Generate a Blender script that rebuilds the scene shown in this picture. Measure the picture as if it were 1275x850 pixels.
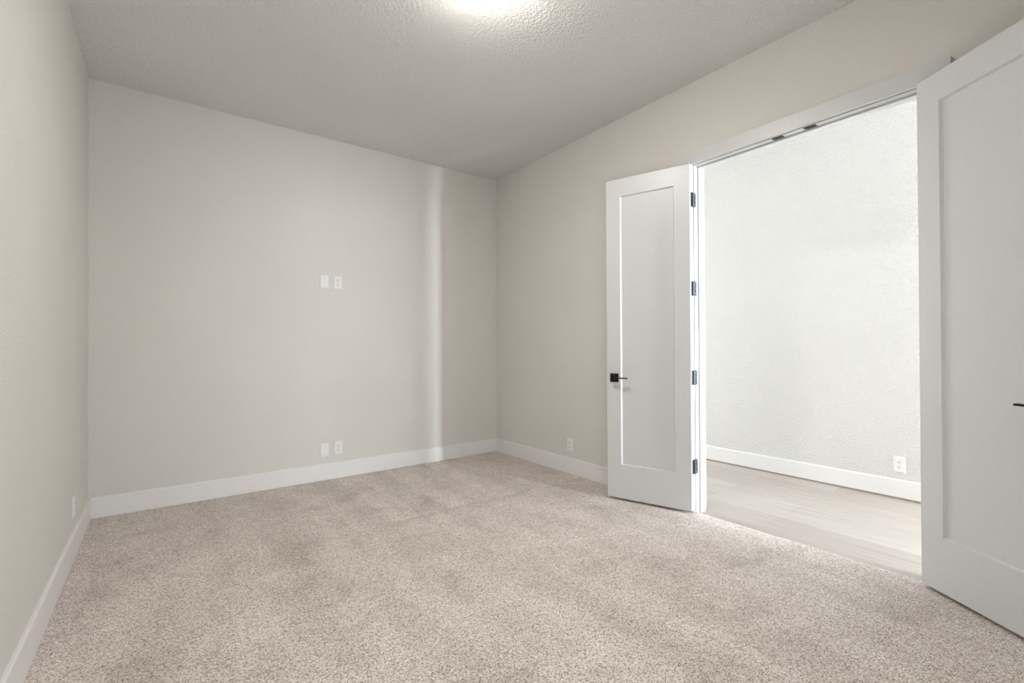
import bpy, bmesh, math, random
from mathutils import Vector, Matrix

C = bpy.context.scene.collection
for o in list(bpy.data.objects):
    bpy.data.objects.remove(o)

# ---------------------------------------------------------------- sizes (metres; camera stands over x=0, y=0)
XL, XR, YF, YB, H = -0.402, 3.030, -0.46, 4.346, 3.048     # bedroom: left, right, front, back walls, ceiling
XJ = 3.155                                                 # hall side of the right-hand wall
XH, HALL_Y0, HALL_Y1, HALL_H = 4.560, -5.00, 6.20, 3.15    # hallway beyond the double doors
HALL_Z = -0.012
GX, GY = 8.60, 0.90                                        # the hall opens into a great room for y < GY, as far as x = GX
OP0, OP1, OPZ = 0.624, 1.891, 2.456                        # clear opening between the jambs

# ---------------------------------------------------------------- camera
cam_d = bpy.data.cameras.new('camera')
cam = bpy.data.objects.new('camera', cam_d)
C.objects.link(cam)
cam_d.sensor_width = 36.0
cam_d.lens = 584.7 / 1275 * 36.0
cam_d.shift_y = 2.6 / 1275
cam_d.clip_start = 0.02
yaw, pitch, roll = math.radians(36.7715), math.radians(0.3559), math.radians(-0.2790)
F = Vector((math.sin(yaw) * math.cos(pitch), math.cos(yaw) * math.cos(pitch), math.sin(pitch)))
R = Vector((math.cos(yaw), -math.sin(yaw), 0))
U = R.cross(F)
R2 = R * math.cos(roll) + U * math.sin(roll)
U2 = -R * math.sin(roll) + U * math.cos(roll)
m = Matrix((R2, U2, -F)).transposed().to_4x4()
m.translation = Vector((0, 0, 1.1765))
cam.matrix_world = m
bpy.context.scene.camera = cam

# ---------------------------------------------------------------- world, daylight, added fill, exposure
sc = bpy.context.scene
sc.view_settings.view_transform = 'Standard'
sc.view_settings.look = 'None'
sc.view_settings.gamma = 1
sc.view_settings.use_curve_mapping = False
sc.view_settings.exposure = 0.10
w = bpy.data.worlds.new('sky')
sc.world = w
w.use_nodes = True
w.node_tree.nodes['Background'].inputs[0].default_value = (0.72, 0.83, 1.0, 1)
w.node_tree.nodes['Background'].inputs[1].default_value = 1.0

BEDROOM_FILL_W = 22
HALL_WINDOW_W = 440
GREAT_WINDOW_W = 580
HALL_REAR_FILL_W = 135
LAMP_STRENGTH = 126.0

def area(name, loc, direction, sx, sy, power, col):
    d = bpy.data.lights.new(name, 'AREA')
    d.shape = 'RECTANGLE'
    d.size, d.size_y, d.energy, d.color = sx, sy, power, col
    o = bpy.data.objects.new(name, d)
    o.location = loc
    o.rotation_euler = Vector(direction).to_track_quat('-Z', 'Z').to_euler()
    C.objects.link(o)
    return o

area('bedroom_window_fill', (0.35, YF + 0.01, 0.85), (0, 1, 0), 1.05, 0.85, BEDROOM_FILL_W, (0.93, 0.97, 1.0))  # added fill light, set in an unseen window placed to suit it
area('narrow_window_daylight', (4.60, HALL_Y0 + 0.03, 1.35), (0, 1, 0), 0.31, 2.5, HALL_WINDOW_W, (0.84, 0.92, 1.0))
area('hall_rear_fill', (3.86, HALL_Y1 - 0.03, 1.45), (0, -1, 0), 1.15, 2.3, HALL_REAR_FILL_W, (0.92, 0.96, 1.0))  # added fill that evens out the light along the hall wall
area('wide_window_daylight', (6.60, HALL_Y0 + 0.03, 1.40), (0, 1, 0), 3.30, 2.3, GREAT_WINDOW_W, (0.85, 0.925, 1.0))

# ---------------------------------------------------------------- materials
def new_mat(name):
    mt = bpy.data.materials.new(name)
    mt.use_nodes = True
    nt = mt.node_tree
    return mt, nt, nt.nodes['Principled BSDF']

def N(nt, kind, **kw):
    n = nt.nodes.new(kind)
    for k, v in kw.items():
        if k in n.inputs.keys():
            n.inputs[k].default_value = v
        else:
            setattr(n, k, v)
    return n

def L(nt, a, b):
    nt.links.new(a, b)

def ramp(nt, fac, stops):
    r = nt.nodes.new('ShaderNodeValToRGB')
    el = r.color_ramp.elements
    while len(el) < len(stops):
        el.new(0.5)
    for e, (p, c) in zip(el, stops):
        e.position = p
        e.color = (*c, 1) if len(c) == 3 else c
    L(nt, fac, r.inputs[0])
    return r.outputs[0]

def plain(name, col, rough=0.5, metal=0.0, spec=0.5):
    mt, nt, b = new_mat(name)
    co = N(nt, 'ShaderNodeTexCoord')
    no = N(nt, 'ShaderNodeTexNoise', Scale=60.0, Detail=3.0)
    L(nt, co.outputs['Object'], no.inputs['Vector'])
    r = ramp(nt, no.outputs['Fac'], [(0.3, tuple(c * 0.985 for c in col)), (0.7, tuple(min(1, c * 1.015) for c in col))])
    L(nt, r, b.inputs['Base Color'])
    b.inputs['Roughness'].default_value = rough
    b.inputs['Metallic'].default_value = metal
    b.inputs['Specular IOR Level'].default_value = spec
    return mt

def textured_paint(name, col, scale, depth, rough=0.75, blotch=0.02, lo=0.35, hi=0.62):
    """sprayed drywall texture under flat paint: soft blobs of plaster"""
    mt, nt, b = new_mat(name)
    co = N(nt, 'ShaderNodeTexCoord')
    n1 = N(nt, 'ShaderNodeTexNoise', Scale=scale, Detail=2.5, Roughness=0.55, Distortion=0.4)
    L(nt, co.outputs['Object'], n1.inputs['Vector'])
    h = ramp(nt, n1.outputs['Fac'], [(lo, (0, 0, 0)), (hi, (1, 1, 1))])
    bp = N(nt, 'ShaderNodeBump', Strength=1.0, Distance=depth)
    L(nt, h, bp.inputs['Height'])
    L(nt, bp.outputs['Normal'], b.inputs['Normal'])
    n2 = N(nt, 'ShaderNodeTexNoise', Scale=1.3, Detail=3.0)
    L(nt, co.outputs['Object'], n2.inputs['Vector'])
    r = ramp(nt, n2.outputs['Fac'], [(0.3, tuple(c * (1 - blotch) for c in col)), (0.7, tuple(min(1, c * (1 + blotch)) for c in col))])
    L(nt, r, b.inputs['Base Color'])
    b.inputs['Roughness'].default_value = rough
    b.inputs['Specular IOR Level'].default_value = 0.25
    return mt

WALL = textured_paint('warm_greige_wall_paint', (0.71, 0.688, 0.648), 95.0, 0.0012)
CEIL = textured_paint('ceiling_paint', (0.78, 0.775, 0.745), 60.0, 0.004)
HALLW = textured_paint('hall_wall_paint', (0.735, 0.725, 0.705), 75.0, 0.0045)
FRAME = plain('shaded_white_frame_enamel', (0.65, 0.648, 0.645), 0.36)  # same white as the trim, darkened to stand for dimmer light there
TRIM = plain('white_semi_gloss_trim', (0.80, 0.795, 0.785), 0.38)
DOOR = plain('shaded_white_door_enamel', (0.62, 0.62, 0.62), 0.36)  # trim white again, with the leaves' dimmer light put into the colour
PLATE = plain('white_plastic', (0.82, 0.81, 0.80), 0.30)
SLOT = plain('dark_slot', (0.05, 0.045, 0.04), 0.6)
BLACK = plain('matte_black_metal', (0.007, 0.007, 0.0075), 0.5, 0.0, 0.3)
HINGE = plain('gunmetal_hinge', (0.075, 0.083, 0.10), 0.36, 0.8)
SCREW = plain('grey_screw', (0.35, 0.35, 0.36), 0.35, 0.7)
PSCREW = plain('painted_screw', (0.55, 0.54, 0.53), 0.4)
GAP_SHADE = plain('brown_gap_shade', (0.36, 0.28, 0.24), 0.9)  # brown stands for the shade in the gap below the hall baseboard

def carpet_mat():
    mt, nt, b = new_mat('cut_pile_carpet')
    co = N(nt, 'ShaderNodeTexCoord')
    P = co.outputs['Object']
    # individual tufts
    v = N(nt, 'ShaderNodeTexVoronoi', Scale=250.0)
    L(nt, P, v.inputs['Vector'])
    sep = N(nt, 'ShaderNodeSeparateColor')
    L(nt, v.outputs['Color'], sep.inputs[0])
    tuft = ramp(nt, sep.outputs[0], [(0.00, (0.21, 0.16, 0.135)), (0.20, (0.48, 0.41, 0.365)), (0.50, (0.69, 0.625, 0.57)), (1.0, (0.90, 0.845, 0.785))])
    # clumps of a few tufts
    n2 = N(nt, 'ShaderNodeTexNoise', Scale=190.0, Detail=2.0, Roughness=0.6)
    L(nt, P, n2.inputs['Vector'])
    clump = ramp(nt, n2.outputs['Fac'], [(0.30, (0.62, 0.60, 0.58)), (0.48, (1.0, 1.0, 1.0)), (0.72, (1.12, 1.12, 1.12))])
    mul = N(nt, 'ShaderNodeMix', data_type='RGBA', blend_type='MULTIPLY')
    mul.inputs[0].default_value = 1.0
    L(nt, tuft, mul.inputs[6]); L(nt, clump, mul.inputs[7])
    # foot marks and brushed pile: pile leaning either way reads a little darker or lighter
    n3 = N(nt, 'ShaderNodeTexNoise', Scale=2.6, Detail=4.5, Roughness=0.62, Distortion=0.5)
    L(nt, P, n3.inputs['Vector'])
    lean = ramp(nt, n3.outputs['Fac'], [(0.30, (0.80, 0.785, 0.77)), (0.44, (0.955, 0.95, 0.945)), (0.55, (1.0, 1.0, 1.0)), (0.70, (1.08, 1.085, 1.09))])
    mul2 = N(nt, 'ShaderNodeMix', data_type='RGBA', blend_type='MULTIPLY')
    mul2.inputs[0].default_value = 1.0
    L(nt, mul.outputs[2], mul2.inputs[6]); L(nt, lean, mul2.inputs[7])
    # long vacuum strokes
    mp = N(nt, 'ShaderNodeMapping')
    mp.inputs['Rotation'].default_value = (0, 0, math.radians(12))
    mp.inputs['Scale'].default_value = (3.2, 0.55, 1)
    L(nt, P, mp.inputs['Vector'])
    n4 = N(nt, 'ShaderNodeTexNoise', Scale=1.6, Detail=2.0)
    L(nt, mp.outputs[0], n4.inputs['Vector'])
    stroke = ramp(nt, n4.outputs['Fac'], [(0.42, (0.955, 0.95, 0.945)), (0.50, (1.0, 1.0, 1.0)), (0.60, (1.03, 1.03, 1.03))])
    mul3 = N(nt, 'ShaderNodeMix', data_type='RGBA', blend_type='MULTIPLY')
    mul3.inputs[0].default_value = 1.0
    L(nt, mul2.outputs[2], mul3.inputs[6]); L(nt, stroke, mul3.inputs[7])
    xyz = N(nt, 'ShaderNodeSeparateXYZ')
    wob = N(nt, 'ShaderNodeTexNoise', Scale=3.0, Detail=3.0)
    L(nt, P, wob.inputs['Vector'])
    wmx = N(nt, 'ShaderNodeMix', data_type='RGBA', blend_type='LINEAR_LIGHT')
    wmx.inputs[0].default_value = 0.045
    L(nt, P, wmx.inputs[6]); L(nt, wob.outputs['Color'], wmx.inputs[7])
    L(nt, wmx.outputs[2], xyz.inputs[0])
    def math_(op, a, b=None):
        q = N(nt, 'ShaderNodeMath', operation=op)
        for k, v in enumerate((a, b)):
            if v is None: continue
            if isinstance(v, (int, float)): q.inputs[k].default_value = v
            else: L(nt, v, q.inputs[k])
        return q.outputs[0]
    def step(v, a, b):
        q = N(nt, 'ShaderNodeMapRange', interpolation_type='SMOOTHSTEP')
        L(nt, v, q.inputs[0])
        q.inputs[1].default_value, q.inputs[2].default_value = a, b
        return q.outputs[0]
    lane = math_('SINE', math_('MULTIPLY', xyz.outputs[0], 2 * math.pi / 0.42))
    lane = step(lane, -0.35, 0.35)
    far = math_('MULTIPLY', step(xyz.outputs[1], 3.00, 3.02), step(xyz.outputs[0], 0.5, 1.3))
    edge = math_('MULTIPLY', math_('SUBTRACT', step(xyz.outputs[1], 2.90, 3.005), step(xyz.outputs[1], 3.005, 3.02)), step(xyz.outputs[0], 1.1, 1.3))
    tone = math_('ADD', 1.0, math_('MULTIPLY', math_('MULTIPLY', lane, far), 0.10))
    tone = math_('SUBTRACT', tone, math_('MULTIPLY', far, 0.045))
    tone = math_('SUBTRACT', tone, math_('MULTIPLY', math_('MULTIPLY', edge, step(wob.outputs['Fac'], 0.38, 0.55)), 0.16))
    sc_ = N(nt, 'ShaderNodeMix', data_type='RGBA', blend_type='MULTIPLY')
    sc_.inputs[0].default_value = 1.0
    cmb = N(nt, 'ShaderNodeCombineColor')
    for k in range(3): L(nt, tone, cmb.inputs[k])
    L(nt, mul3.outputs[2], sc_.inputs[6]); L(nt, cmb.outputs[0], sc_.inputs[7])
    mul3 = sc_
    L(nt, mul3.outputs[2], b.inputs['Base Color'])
    b.inputs['Roughness'].default_value = 1.0
    b.inputs['Specular IOR Level'].default_value = 0.05
    b.inputs['Sheen Weight'].default_value = 0.15
    v2 = N(nt, 'ShaderNodeTexVoronoi', Scale=250.0)
    L(nt, P, v2.inputs['Vector'])
    bp = N(nt, 'ShaderNodeBump', Strength=0.45, Distance=0.003)
    bp.invert = True
    L(nt, v2.outputs['Distance'], bp.inputs['Height'])
    bp2 = N(nt, 'ShaderNodeBump', Strength=0.3, Distance=0.004)
    L(nt, n2.outputs['Fac'], bp2.inputs['Height'])
    L(nt, bp.outputs[0], bp2.inputs['Normal'])
    L(nt, bp2.outputs[0], b.inputs['Normal'])
    return mt
CARPET = carpet_mat()

def plank_mat():
    mt, nt, b = new_mat('pale_oak_planks')
    co = N(nt, 'ShaderNodeTexCoord')
    mp = N(nt, 'ShaderNodeMapping')
    mp.inputs['Rotation'].default_value = (0, 0, math.radians(90))
    L(nt, co.outputs['Object'], mp.inputs['Vector'])
    br = N(nt, 'ShaderNodeTexBrick', Scale=1.0)
    br.offset = 0.37
    br.inputs['Brick Width'].default_value = 1.5
    br.inputs['Row Height'].default_value = 0.19
    br.inputs['Mortar Size'].default_value = 0.0012
    br.inputs['Mortar Smooth'].default_value = 0.2
    br.inputs['Color1'].default_value = (0.375, 0.335, 0.30, 1)
    br.inputs['Color2'].default_value = (0.44, 0.405, 0.37, 1)
    br.inputs['Mortar'].default_value = (0.27, 0.23, 0.20, 1)
    L(nt, mp.outputs[0], br.inputs['Vector'])
    g = N(nt, 'ShaderNodeMapping')
    g.inputs['Scale'].default_value = (26, 1.1, 1)
    L(nt, co.outputs['Object'], g.inputs['Vector'])
    n = N(nt, 'ShaderNodeTexNoise', Scale=1.5, Detail=5.0, Roughness=0.6, Distortion=0.8)
    L(nt, g.outputs[0], n.inputs['Vector'])
    grain = ramp(nt, n.outputs['Fac'], [(0.28, (0.86, 0.83, 0.80)), (0.55, (1, 1, 1)), (0.8, (1.06, 1.06, 1.06))])
    mul = N(nt, 'ShaderNodeMix', data_type='RGBA', blend_type='MULTIPLY')
    mul.inputs[0].default_value = 1.0
    L(nt, br.outputs['Color'], mul.inputs[6]); L(nt, grain, mul.inputs[7])
    L(nt, mul.outputs[2], b.inputs['Base Color'])
    b.inputs['Roughness'].default_value = 0.5
    bp = N(nt, 'ShaderNodeBump', Strength=0.4, Distance=0.001)
    bp.invert = True
    L(nt, br.outputs['Fac'], bp.inputs['Height'])
    L(nt, bp.outputs[0], b.inputs['Normal'])
    return mt
PLANK = plank_mat()

def glow_mat(name, col, strength):
    mt, nt, b = new_mat(name)
    b.inputs['Base Color'].default_value = (0.9, 0.9, 0.88, 1)
    b.inputs['Roughness'].default_value = 0.4
    b.inputs['Emission Color'].default_value = (*col, 1)
    b.inputs['Emission Strength'].default_value = strength
    return mt
GLOW = glow_mat('lit_opal_diffuser', (1.0, 0.965, 0.92), LAMP_STRENGTH)

def glass_mat():
    mt, nt, b = new_mat('window_glass')
    b.inputs['Base Color'].default_value = (0.95, 0.98, 1, 1)
    b.inputs['Roughness'].default_value = 0.02
    b.inputs['Transmission Weight'].default_value = 1.0
    b.inputs['IOR'].default_value = 1.45
    return mt
GLASS = glass_mat()

# ---------------------------------------------------------------- mesh helpers
def box(bm, x0, x1, y0, y1, z0, z1, mat=0, M=None):
    vs = [bm.verts.new((x, y, z)) for x in (x0, x1) for y in (y0, y1) for z in (z0, z1)]
    if M:
        for v in vs:
            v.co = M @ v.co
    fs = []
    for idx in ((0, 1, 3, 2), (4, 6, 7, 5), (0, 4, 5, 1), (2, 3, 7, 6), (0, 2, 6, 4), (1, 5, 7, 3)):
        f = bm.faces.new([vs[i] for i in idx])
        f.material_index = mat
        fs.append(f)
    return vs

def cyl(bm, a, b, r0, r1=None, seg=20):
    r1 = r0 if r1 is None else r1
    a, b = Vector(a), Vector(b)
    ax = (b - a).normalized()
    u = ax.orthogonal().normalized()
    v = ax.cross(u)
    ra = [bm.verts.new(a + (u * math.cos(t) + v * math.sin(t)) * r0) for t in [2 * math.pi * i / seg for i in range(seg)]]
    rb = [bm.verts.new(b + (u * math.cos(t) + v * math.sin(t)) * r1) for t in [2 * math.pi * i / seg for i in range(seg)]]
    for i in range(seg):
        j = (i + 1) % seg
        bm.faces.new((ra[i], ra[j], rb[j], rb[i]))
    bm.faces.new(ra[::-1]); bm.faces.new(rb)

def prism(bm, pts, axis, a, b):
    """extrude a 2-D outline along axis (0 x, 1 y, 2 z) from a to b"""
    def P(p, t):
        q = list(p); q.insert(axis, t); return q
    va = [bm.verts.new(P(p, a)) for p in pts]
    vb = [bm.verts.new(P(p, b)) for p in pts]
    n = len(pts)
    for i in range(n):
        j = (i + 1) % n
        bm.faces.new((va[i], va[j], vb[j], vb[i]))
    bm.faces.new(va[::-1]); bm.faces.new(vb)

def obj(name, bm, mats, parent=None, bevel=0.0, smooth=False, seg=2):
    bmesh.ops.recalc_face_normals(bm, faces=bm.faces)
    me = bpy.data.meshes.new(name)
    bm.to_mesh(me); bm.free()
    for mt in (mats if isinstance(mats, (list, tuple)) else [mats]):
        me.materials.append(mt)
    if smooth:
        for p in me.polygons:
            p.use_smooth = True
    o = bpy.data.objects.new(name, me)
    C.objects.link(o)
    if parent:
        o.parent = parent
    if bevel:
        b = o.modifiers.new('edge', 'BEVEL')
        b.width = bevel; b.segments = seg; b.limit_method = 'ANGLE'
    return o

def empty(name, loc, rotz=0.0):
    o = bpy.data.objects.new(name, None)
    o.location = loc
    o.rotation_euler = (0, 0, rotz)
    o.empty_display_size = 0.05
    C.objects.link(o)
    return o

def tag(o, label, cat, kind=None, group=None):
    o['label'] = label; o['category'] = cat
    if kind: o['kind'] = kind
    if group: o['group'] = group
    return o

def struct(name, bm, mats, label, cat, bevel=0.0):
    return tag(obj(name, bm, mats, None, bevel), label, cat, 'structure')

T = 0.12
# ---------------------------------------------------------------- shell
bm = bmesh.new(); box(bm, XL - T, XR + 0.008, YF - T, YB + T, -0.06, 0.0)
struct('floor', bm, CARPET, 'beige speckled cut-pile carpet covering the bedroom floor', 'floor')
bm = bmesh.new()
prism(bm, [(XR + 0.008, HALL_Y0 - T), (GX + T, HALL_Y0 - T), (GX + T, GY + T), (XH + T, GY + T), (XH + T, HALL_Y1 + T), (XR + 0.008, HALL_Y1 + T)], 2, -0.06, HALL_Z)
struct('floor_hall', bm, PLANK, 'pale oak plank floor in the bright hall beyond the doorway', 'floor')
bm = bmesh.new(); box(bm, XL - T, XR + 0.06, YF - T, YB + T, H, H + 0.1)
struct('ceiling', bm, CEIL, 'textured greige ceiling over the carpeted room', 'ceiling')
bm = bmesh.new()
prism(bm, [(XR, HALL_Y0 - T), (GX + T, HALL_Y0 - T), (GX + T, GY + T), (XH + T, GY + T), (XH + T, HALL_Y1 + T), (XR, HALL_Y1 + T)], 2, HALL_H, HALL_H + 0.1)
struct('ceiling_hall', bm, HALLW, 'white ceiling over the hall beyond the doorway', 'ceiling')
bm = bmesh.new(); box(bm, XL - T, XL, YF - T, YB + T, -0.02, H + 0.02)
struct('wall_left', bm, WALL, 'pale plain wall with one low outlet near its far corner', 'wall')
bm = bmesh.new(); box(bm, XL, XR, YB, YB + T, -0.02, H + 0.02)
struct('wall_back', bm, WALL, 'greige wall carrying two pairs of white plates and a pale vertical light streak', 'wall')

# wall with the double-door opening
bm = bmesh.new()
ro0, ro1, roz = OP0 - 0.019, OP1 + 0.019, OPZ + 0.019
pts = [(HALL_Y0, -0.03), (ro0, -0.03), (ro0, roz), (ro1, roz), (ro1, -0.03), (HALL_Y1, -0.03), (HALL_Y1, HALL_H + 0.02), (HALL_Y0, HALL_H + 0.02)]
prism(bm, pts, 0, XR, XJ)
struct('wall_right', bm, WALL, 'greige wall pierced by the wide double doorway', 'wall')

# near wall behind the camera with an unseen window added for fill light
wx0, wx1, wz0, wz1 = -0.20, 0.90, 0.40, 1.30
bm = bmesh.new()
box(bm, XL, wx0, YF - T, YF, -0.02, H + 0.02); box(bm, wx1, XR, YF - T, YF, -0.02, H + 0.02)
box(bm, wx0, wx1, YF - T, YF, -0.02, wz0); box(bm, wx0, wx1, YF - T, YF, wz1, H + 0.02)
struct('wall_front', bm, WALL, 'greige wall with an added fill window facing the wall of plates', 'wall')

def window(name, x0, x1, z0, z1, y, label):
    e = tag(empty(name, ((x0 + x1) / 2, y, z0)), label, 'window', 'structure')
    cx = (x0 + x1) / 2
    bm = bmesh.new()
    f = 0.045
    a, b, h = x0 - cx, x1 - cx, z1 - z0
    box(bm, a, a + f, -0.02, 0.02, 0, h); box(bm, b - f, b, -0.02, 0.02, 0, h)
    box(bm, a + f, b - f, -0.02, 0.02, 0, f); box(bm, a + f, b - f, -0.02, 0.02, h - f, h)
    box(bm, -0.02, 0.02, -0.018, 0.018, f, h - f)
    obj('window_frame', bm, TRIM, e)
    bm = bmesh.new(); box(bm, a + f, b - f, -0.004, 0.004, f, h - f)
    obj('glass_pane', bm, GLASS, e)
    return e
window('added_window_1', wx0, wx1, wz0, wz1, YF - T + 0.02, 'added unseen white framed window for fill light, facing the wall of plates')

# hall shell
bm = bmesh.new(); box(bm, XH, XH + T, GY, HALL_Y1, HALL_Z - 0.02, HALL_H + 0.02)
struct('wall_hall', bm, HALLW, 'brightly lit white textured hall wall seen through the doorway', 'wall')
bm = bmesh.new(); box(bm, XH + T, GX, GY, GY + T, HALL_Z - 0.02, HALL_H + 0.02)
struct('wall_great_room_back', bm, HALLW, 'white wall of the great room facing its windows', 'wall')
bm = bmesh.new(); box(bm, GX, GX + T, HALL_Y0, GY, HALL_Z - 0.02, HALL_H + 0.02)
struct('wall_great_room_side', bm, HALLW, 'white far side wall of the great room beyond the hall', 'wall')
holes = [(4.42, 4.78, 0.05, 2.65), (4.90, 8.30, 0.20, 2.60)]
bm = bmesh.new()
y0, y1, xa = HALL_Y0 - T, HALL_Y0, XJ
for hx0, hx1, hz0, hz1 in holes:
    box(bm, xa, hx0, y0, y1, HALL_Z - 0.02, HALL_H + 0.02)
    box(bm, hx0, hx1, y0, y1, HALL_Z - 0.02, hz0); box(bm, hx0, hx1, y0, y1, hz1, HALL_H + 0.02)
    xa = hx1
box(bm, xa, GX, y0, y1, HALL_Z - 0.02, HALL_H + 0.02)
struct('wall_hall_front', bm, HALLW, 'white window wall of the great room', 'wall')
bm = bmesh.new()
box(bm, XJ, 3.26, HALL_Y1, HALL_Y1 + T, HALL_Z - 0.02, HALL_H + 0.02); box(bm, 4.46, XH, HALL_Y1, HALL_Y1 + T, HALL_Z - 0.02, HALL_H + 0.02)
box(bm, 3.26, 4.46, HALL_Y1, HALL_Y1 + T, HALL_Z - 0.02, 0.28); box(bm, 3.26, 4.46, HALL_Y1, HALL_Y1 + T, 2.62, HALL_H + 0.02)
struct('wall_hall_rear', bm, HALLW, 'white wall with an added unseen window, closing the other end of the hall', 'wall')
window('added_window_4', 3.26, 4.46, 0.28, 2.62, HALL_Y1 + 0.06, 'added unseen window for fill light at the hall end opposite the great room')  # unseen window added to hold the rear fill light
window('window_2', *holes[0], HALL_Y0 - 0.06, 'narrow tall window of the great room')
window('window_3', *holes[1], HALL_Y0 - 0.06, 'wide window of the great room')

# ---------------------------------------------------------------- baseboards (square stock with an eased top edge)
BT, BH = 0.015, 0.1432
def base_profile(z0=0.0, h=BH):
    e = 0.006
    return [(0, z0), (BT, z0), (BT, z0 + h - e), (BT - e * 0.3, z0 + h - e * 0.3), (BT - e, z0 + h), (0, z0 + h)]
def baseboard(name, axis, wallpos, sign, a, b, label, z0=0.002, h=BH):
    bm = bmesh.new()
    prof = [(wallpos + sign * d, z) for d, z in base_profile(z0, h - (z0 - 0.002 if z0 > 0 else 0))]
    prism(bm, prof, axis, a, b)
    return struct(name, bm, TRIM, label, 'baseboard')
CX0, CX1 = 0.530, 1.985            # outer edges of the door casing
baseboard('baseboard_left', 1, XL, 1, YF, YB, 'white baseboard along the pale wall with one low outlet')
baseboard('baseboard_back', 0, YB, -1, XL + BT, XR - BT, 'white baseboard below the two pairs of wall plates')
baseboard('baseboard_right', 1, XR, -1, CX1, YB, 'white baseboard between the room corner and the double doors')
baseboard('baseboard_right_short', 1, XR, -1, YF, CX0, 'white baseboard hidden behind the wide door leaf')
baseboard('baseboard_front', 0, YF, 1, XL + BT, XR - BT, 'white baseboard under the added fill window')
baseboard('baseboard_hall', 1, XH, -1, GY, HALL_Y1, 'white baseboard along the bright hall wall', z0=0.002, h=0.135)
bm = bmesh.new(); box(bm, XH - 0.0125, XH, GY, HALL_Y1, HALL_Z, 0.002)  # strip fills the gap, its shadow painted in as colour
struct('gap_shade_strip', bm, GAP_SHADE, 'thin brown strip painted as the shadow gap under the hall baseboard', 'trim')

# ---------------------------------------------------------------- door frame: casing, jamb, stops
CAS = 0.018
def casing(name, x0, x1, label):
    bm = bmesh.new()
    i0, i1, iz = OP0 - 0.005, OP1 + 0.005, OPZ + 0.005
    zt = 2.552
    pts = [(CX0, 0.001), (i0, 0.001), (i0, iz), (i1, iz), (i1, 0.001), (CX1, 0.001), (CX1, zt), (CX0, zt)]
    prism(bm, pts, 0, x0, x1)
    return struct(name, bm, FRAME, label, 'door casing', bevel=0.0015)
casing('trim_2', XR - CAS, XR, 'flat white casing around the double doorway on the carpet side')
casing('trim_3', XJ, XJ + CAS, 'flat white casing around the double doorway on the hall side')

frame = tag(empty('trim_4', (XR, (OP0 + OP1) / 2, 0)), 'white jamb lining the double doorway with two black strikes overhead', 'door frame', 'structure')
def local(v):
    return Vector(v) - Vector(frame.location)
def fobj(name, bm, mat, bevel=0.0):
    bmesh.ops.translate(bm, verts=bm.verts, vec=-Vector(frame.location))
    return obj(name, bm, mat, frame, bevel)
bm = bmesh.new()
prism(bm, [(ro0, HALL_Z), (OP0, HALL_Z), (OP0, OPZ), (OP1, OPZ), (OP1, HALL_Z), (ro1, HALL_Z), (ro1, roz), (ro0, roz)], 0, XR + 0.0045, XJ + 0.0005)
fobj('jamb', bm, FRAME, 0.0012)
ST = 0.011
bm = bmesh.new()
prism(bm, [(OP0, HALL_Z), (OP0 + ST, HALL_Z), (OP0 + ST, OPZ - ST), (OP1 - ST, OPZ - ST), (OP1 - ST, HALL_Z), (OP1, HALL_Z), (OP1, OPZ), (OP0, OPZ)], 0, XR + 0.048, XR + 0.105)
fobj('door_stop', bm, FRAME, 0.0015)
for yc in (1.1495, 1.3285):
    bm = bmesh.new()
    box(bm, XR + 0.005, XR + 0.037, yc - 0.031, yc + 0.031, OPZ - 0.0025, OPZ + 0.001)
    sp = fobj('strike_plate', bm, BLACK, 0.0006)
    sp['label'] = 'black metal strike plate'
    bm = bmesh.new()
    for dy in (-0.021, 0.021):
        cyl(bm, (XR + 0.021, yc + dy, OPZ - 0.0038), (XR + 0.021, yc + dy, OPZ - 0.002), 0.0035, seg=12)
    bmesh.ops.translate(bm, verts=bm.verts, vec=-Vector(frame.location))
    obj('screw', bm, SCREW, sp)
    bm = bmesh.new()
    cyl(bm, (XR + 0.021, yc, OPZ - 0.0032), (XR + 0.021, yc, OPZ - 0.002), 0.008, seg=16)
    bmesh.ops.translate(bm, verts=bm.verts, vec=-Vector(frame.location))
    obj('ball_socket', bm, SLOT, sp)

# ---------------------------------------------------------------- door leaves
DW, DT, DZ0, DZ1 = 0.629, 0.0445, 0.019, 2.453
STILE, RAILB, RAILT = 0.112, 0.254, 0.134
def ring(bm, a, b):
    n = len(a)
    for i in range(n):
        j = (i + 1) % n
        bm.faces.new((a[i], a[j], b[j], b[i]))
def rect(bm, y, s0, s1, z0, z1):
    return [bm.verts.new((s0, y, z0)), bm.verts.new((s1, y, z0)), bm.verts.new((s1, y, z1)), bm.verts.new((s0, y, z1))]

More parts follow.
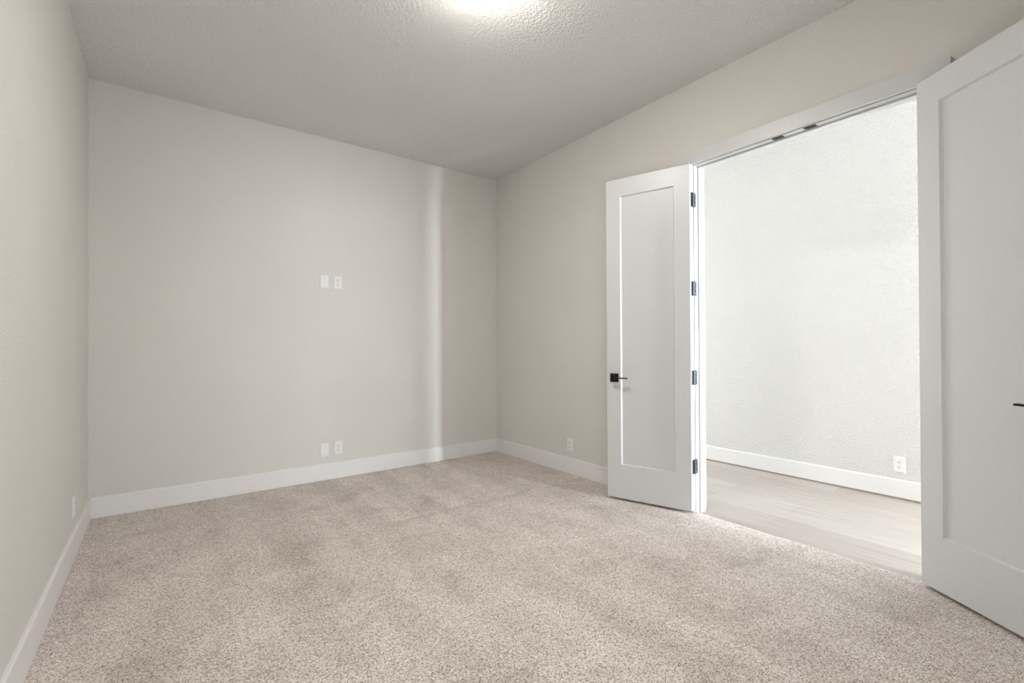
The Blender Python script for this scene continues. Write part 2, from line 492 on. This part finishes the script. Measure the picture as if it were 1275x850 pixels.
def door_leaf(name, axis, rot, side, label, backset=0.063, hz=0.934, reach=0.118):
    """leaf runs along local +x from its hinge; local y = thickness. side = which local-y face looks back into the room when open"""
    e = tag(empty(name, (axis[0], axis[1], 0), rot), label, 'door', 'structure')
    s0, s1 = 0.004, 0.004 + DW
    off = 0.008
    yv, yh = side * (off + DT), side * off          # visible face, hidden (wall-side) face
    c = 0.0015
    bm = bmesh.new()
    i0, i1, j0, j1 = s0 + STILE, s1 - STILE, DZ0 + RAILB, DZ1 - RAILT
    rings = []
    for y, sg in ((yv, -side), (yh, side)):
        o1 = rect(bm, y + sg * c, s0, s1, DZ0, DZ1)
        o2 = rect(bm, y, s0 + c, s1 - c, DZ0 + c, DZ1 - c)
        n1 = rect(bm, y, i0, i1, j0, j1)
        n2 = rect(bm, y + sg * 0.0135, i0 + 0.008, i1 - 0.008, j0 + 0.008, j1 - 0.008)
        ring(bm, o1, o2); ring(bm, o2, n1); ring(bm, n1, n2)
        rings.append((o1, n2))
    ring(bm, rings[0][0], rings[1][0]); ring(bm, rings[0][1], rings[1][1])
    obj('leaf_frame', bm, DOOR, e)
    bm = bmesh.new()
    ym = side * (off + DT / 2)
    box(bm, i0 - 0.006, i1 + 0.006, ym - DT / 2 + 0.0132, ym + DT / 2 - 0.0132, j0 - 0.006, j1 + 0.006)
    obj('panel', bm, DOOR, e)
    # hinges
    for zc in (0.322, 0.950, 1.580, 2.210):
        bm = bmesh.new()
        hh = 0.051
        for k in range(5):                          # five knuckles
            z0 = zc - hh + k * hh * 0.4
            cyl(bm, (0, 0, z0 + 0.0006), (0, 0, z0 + hh * 0.4 - 0.0006), 0.0065, seg=16)
        h = obj('hinge', bm, HINGE, e, smooth=False)
        h['label'] = 'dark gunmetal butt hinge'
        bm = bmesh.new()                            # plate let into the leaf's edge, round-cornered
        rr = 0.008
        ya, yb_ = side * 0.002, side * 0.036
        out = [(ya, zc - hh), (yb_ - side * rr, zc - hh)]
        for t in range(1, 6):
            a = t * math.pi / 10
            out.append((yb_ - side * rr + side * rr * math.sin(a), zc - hh + rr - rr * math.cos(a)))
        for t in range(0, 6):
            a = t * math.pi / 10
            out.append((yb_ - side * rr + side * rr * math.cos(a), zc + hh - rr + rr * math.sin(a)))
        out.append((ya, zc + hh))
        prism(bm, out, 0, s0 - 0.0022, s0 + 0.001)
        obj('hinge_plate', bm, HINGE, h)
        # plate on the jamb: stays with the frame's plane, built in the frame's own directions
        J = Matrix.Rotation(-rot, 4, 'Z')
        jd = 1 if axis[1] < (OP0 + OP1) / 2 else -1   # towards the opening
        bm = bmesh.new()
        jy = (OP0 if jd > 0 else OP1) - axis[1]
        out = [(0.0, zc - hh), (0.030, zc - hh), (0.036, zc - hh + 0.003), (0.038, zc - hh + rr), (0.038, zc + hh - rr), (0.036, zc + hh - 0.003), (0.030, zc + hh), (0.0, zc + hh)]
        vs0 = len(bm.verts)
        va = [bm.verts.new(J @ Vector((x, jy - jd * 0.001, z))) for x, z in out]
        vb = [bm.verts.new(J @ Vector((x, jy + jd * 0.0022, z))) for x, z in out]
        ring(bm, va, vb); bm.faces.new(va); bm.faces.new(vb[::-1])
        obj('hinge_plate', bm, HINGE, h)
        bm = bmesh.new()
        for dz in (-0.034, 0.0, 0.034):
            p0 = J @ Vector((0.016 if dz else 0.026, jy + jd * 0.0018, zc + dz)); p1 = J @ Vector((0.016 if dz else 0.026, jy + jd * 0.0028, zc + dz))
            cyl(bm, p0, p1, 0.0038, seg=12)
        obj('screw', bm, SCREW, h)
    # lever sets, one on each face
    for face, y in ((side, yv), (-side, yh)):
        hx = s1 - backset
        bm = bmesh.new()
        box(bm, hx - 0.033, hx + 0.033, min(y - face * 0.0005, y + face * 0.009), max(y - face * 0.0005, y + face * 0.009), hz - 0.033, hz + 0.033)
        h = obj('door_handle', bm, BLACK, e, 0.0012)
        h['label'] = 'matte black square plate lever set'
        bm = bmesh.new()
        cyl(bm, (hx, y + face * 0.008, hz), (hx, y + face * 0.050, hz), 0.0105, seg=24)
        obj('neck', bm, BLACK, h)
        bm = bmesh.new()
        y0, y1 = y + face * 0.040, y + face * 0.060
        box(bm, hx - reach, hx + 0.012, min(y0, y1), max(y0, y1), hz - 0.0045, hz + 0.0045)
        obj('lever', bm, BLACK, h, 0.0012)
        bm = bmesh.new()
        cyl(bm, (hx, y + face * 0.008, hz + 0.022), (hx, y + face * 0.0098, hz + 0.022), 0.003, seg=12)
        obj('privacy_pin', bm, SCREW, h)
    return e
AX = XR - 0.013
# closed leaf lies along the opening; local +x points along the opened leaf
aL = math.radians(18.2)
dL = (-math.sin(aL), math.cos(aL))
door_leaf('door_1', (AX, OP1 + 0.002), math.atan2(dL[1], dL[0]), 1,
          'white one-panel door leaf folded back beside the room corner, black lever on its plate')
aR = math.radians(34.3)
dR = (-math.sin(aR), -math.cos(aR))
door_leaf('door_2', (AX, OP0 - 0.002), math.atan2(dR[1], dR[0]), -1,
          'large white one-panel door leaf cut off by the picture edge', 0.055, 0.941, 0.111)

# ---------------------------------------------------------------- wall plates
def wall_plate(name, loc, rotz, label, outlet, group):
    """local x = across the wall, local -y = out of the wall"""
    e = tag(empty(name, loc, rotz), label, 'outlet' if outlet else 'wall plate', None, group)
    w2, h2, t = 0.036, 0.0585, 0.0065
    bm = bmesh.new()
    b = 0.004
    back = [bm.verts.new((x, 0.0, z)) for x, z in ((-w2, -h2), (w2, -h2), (w2, h2), (-w2, h2))]
    mid = [bm.verts.new((x, -t * 0.55, z)) for x, z in ((-w2, -h2), (w2, -h2), (w2, h2), (-w2, h2))]
    fr = [bm.verts.new((x, -t, z)) for x, z in ((-w2 + b, -h2 + b), (w2 - b, -h2 + b), (w2 - b, h2 - b), (-w2 + b, h2 - b))]
    ring(bm, back, mid); ring(bm, mid, fr); bm.faces.new(fr); bm.faces.new(back[::-1])
    obj('cover_plate', bm, PLATE, e)
    if outlet:
        for zc in (0.0195, -0.0195):
            bm = bmesh.new()
            out = []
            for k in range(32):                      # round face with flattened top and bottom
                a = 2 * math.pi * k / 32
                out.append((0.0172 * math.cos(a), zc + max(-0.0135, min(0.0135, 0.0172 * math.sin(a)))))
            va = [bm.verts.new((x, -t + 0.001, z)) for x, z in out]
            vb = [bm.verts.new((x * 0.97, -t - 0.0016, zc + (z - zc) * 0.97)) for x, z in out]
            ring(bm, va, vb); bm.faces.new(vb)
            r = obj('receptacle', bm, PLATE, e)
            bm = bmesh.new()
            box(bm, -0.0078, -0.0052, -t - 0.0020, -t - 0.001, zc - 0.001, zc + 0.0085)
            box(bm, 0.0052, 0.0078, -t - 0.0020, -t - 0.001, zc + 0.0002, zc + 0.0080)
            cyl(bm, (0, -t - 0.001, zc - 0.0072), (0, -t - 0.0020, zc - 0.0072), 0.0030, seg=12)
            obj('slots', bm, SLOT, r)
        bm = bmesh.new(); cyl(bm, (0, -t + 0.001, 0), (0, -t - 0.0010, 0), 0.0032, seg=12)
        obj('screw', bm, PSCREW, e)
    else:
        for zc in (0.042, -0.042):
            bm = bmesh.new(); cyl(bm, (0, -t + 0.001, zc), (0, -t - 0.0010, zc), 0.0034, seg=12)
            obj('screw', bm, PSCREW, e)
    return e
GB = 'white plates on the wall facing the added window'
wall_plate('blank_wall_plate', (1.1626, YB, 1.762), 0, 'upper white blank cover plate with two screws, set high on the wall', False, 'blank cover plates')
wall_plate('wall_outlet', (1.2814, YB, 1.760), 0, 'white duplex outlet high on the wall, beside the upper blank plate', True, 'duplex wall outlets')
wall_plate('blank_wall_plate', (1.1626, YB, 0.2665), 0, 'lower white blank cover plate with two screws, just above the baseboard', False, 'blank cover plates')
wall_plate('wall_outlet', (1.2814, YB, 0.2715), 0, 'white duplex outlet above the baseboard, beside the lower blank plate', True, 'duplex wall outlets')
wall_plate('wall_outlet', (XR, 3.163, 0.266), -math.pi / 2, 'white duplex outlet between the room corner and the opened narrow door', True, 'duplex wall outlets')
wall_plate('wall_outlet', (XL, 3.652, 0.278), math.pi / 2, 'white duplex outlet seen edge-on on the pale side wall by the corner', True, 'duplex wall outlets')
wall_plate('wall_outlet', (XH, 1.118, 0.252), -math.pi / 2, 'white duplex outlet on the bright hall wall seen through the doorway', True, 'duplex wall outlets')

# ---------------------------------------------------------------- ceiling lamp
lamp = tag(empty('ceiling_light', (1.314, 1.943, H)), 'glowing round flush dome light on the textured ceiling', 'ceiling light')
def lathe(bm, prof, seg=64):
    rows = []
    for r, z in prof:
        if r < 1e-6:
            rows.append([bm.verts.new((0, 0, z))])
        else:
            rows.append([bm.verts.new((r * math.cos(2 * math.pi * k / seg), r * math.sin(2 * math.pi * k / seg), z)) for k in range(seg)])
    for a, b in zip(rows, rows[1:]):
        for k in range(seg):
            j = (k + 1) % seg
            if len(b) == 1:
                bm.faces.new((a[k], a[j], b[0]))
            elif len(a) == 1:
                bm.faces.new((a[0], b[j], b[k]))
            else:
                bm.faces.new((a[k], a[j], b[j], b[k]))
bm = bmesh.new()
lathe(bm, [(0, 0.0), (0.158, 0.0), (0.160, -0.003), (0.162, -0.034), (0.158, -0.038), (0.150, -0.038), (0.0, -0.036)])
obj('base_ring', bm, TRIM, lamp, smooth=False)
bm = bmesh.new()
lathe(bm, [(0.154 * math.cos(t), -0.035 - 0.052 * math.sin(t)) for t in [math.pi / 2 * i / 14 for i in range(14)]] + [(0.0, -0.087)])
obj('diffuser', bm, GLOW, lamp, smooth=True)
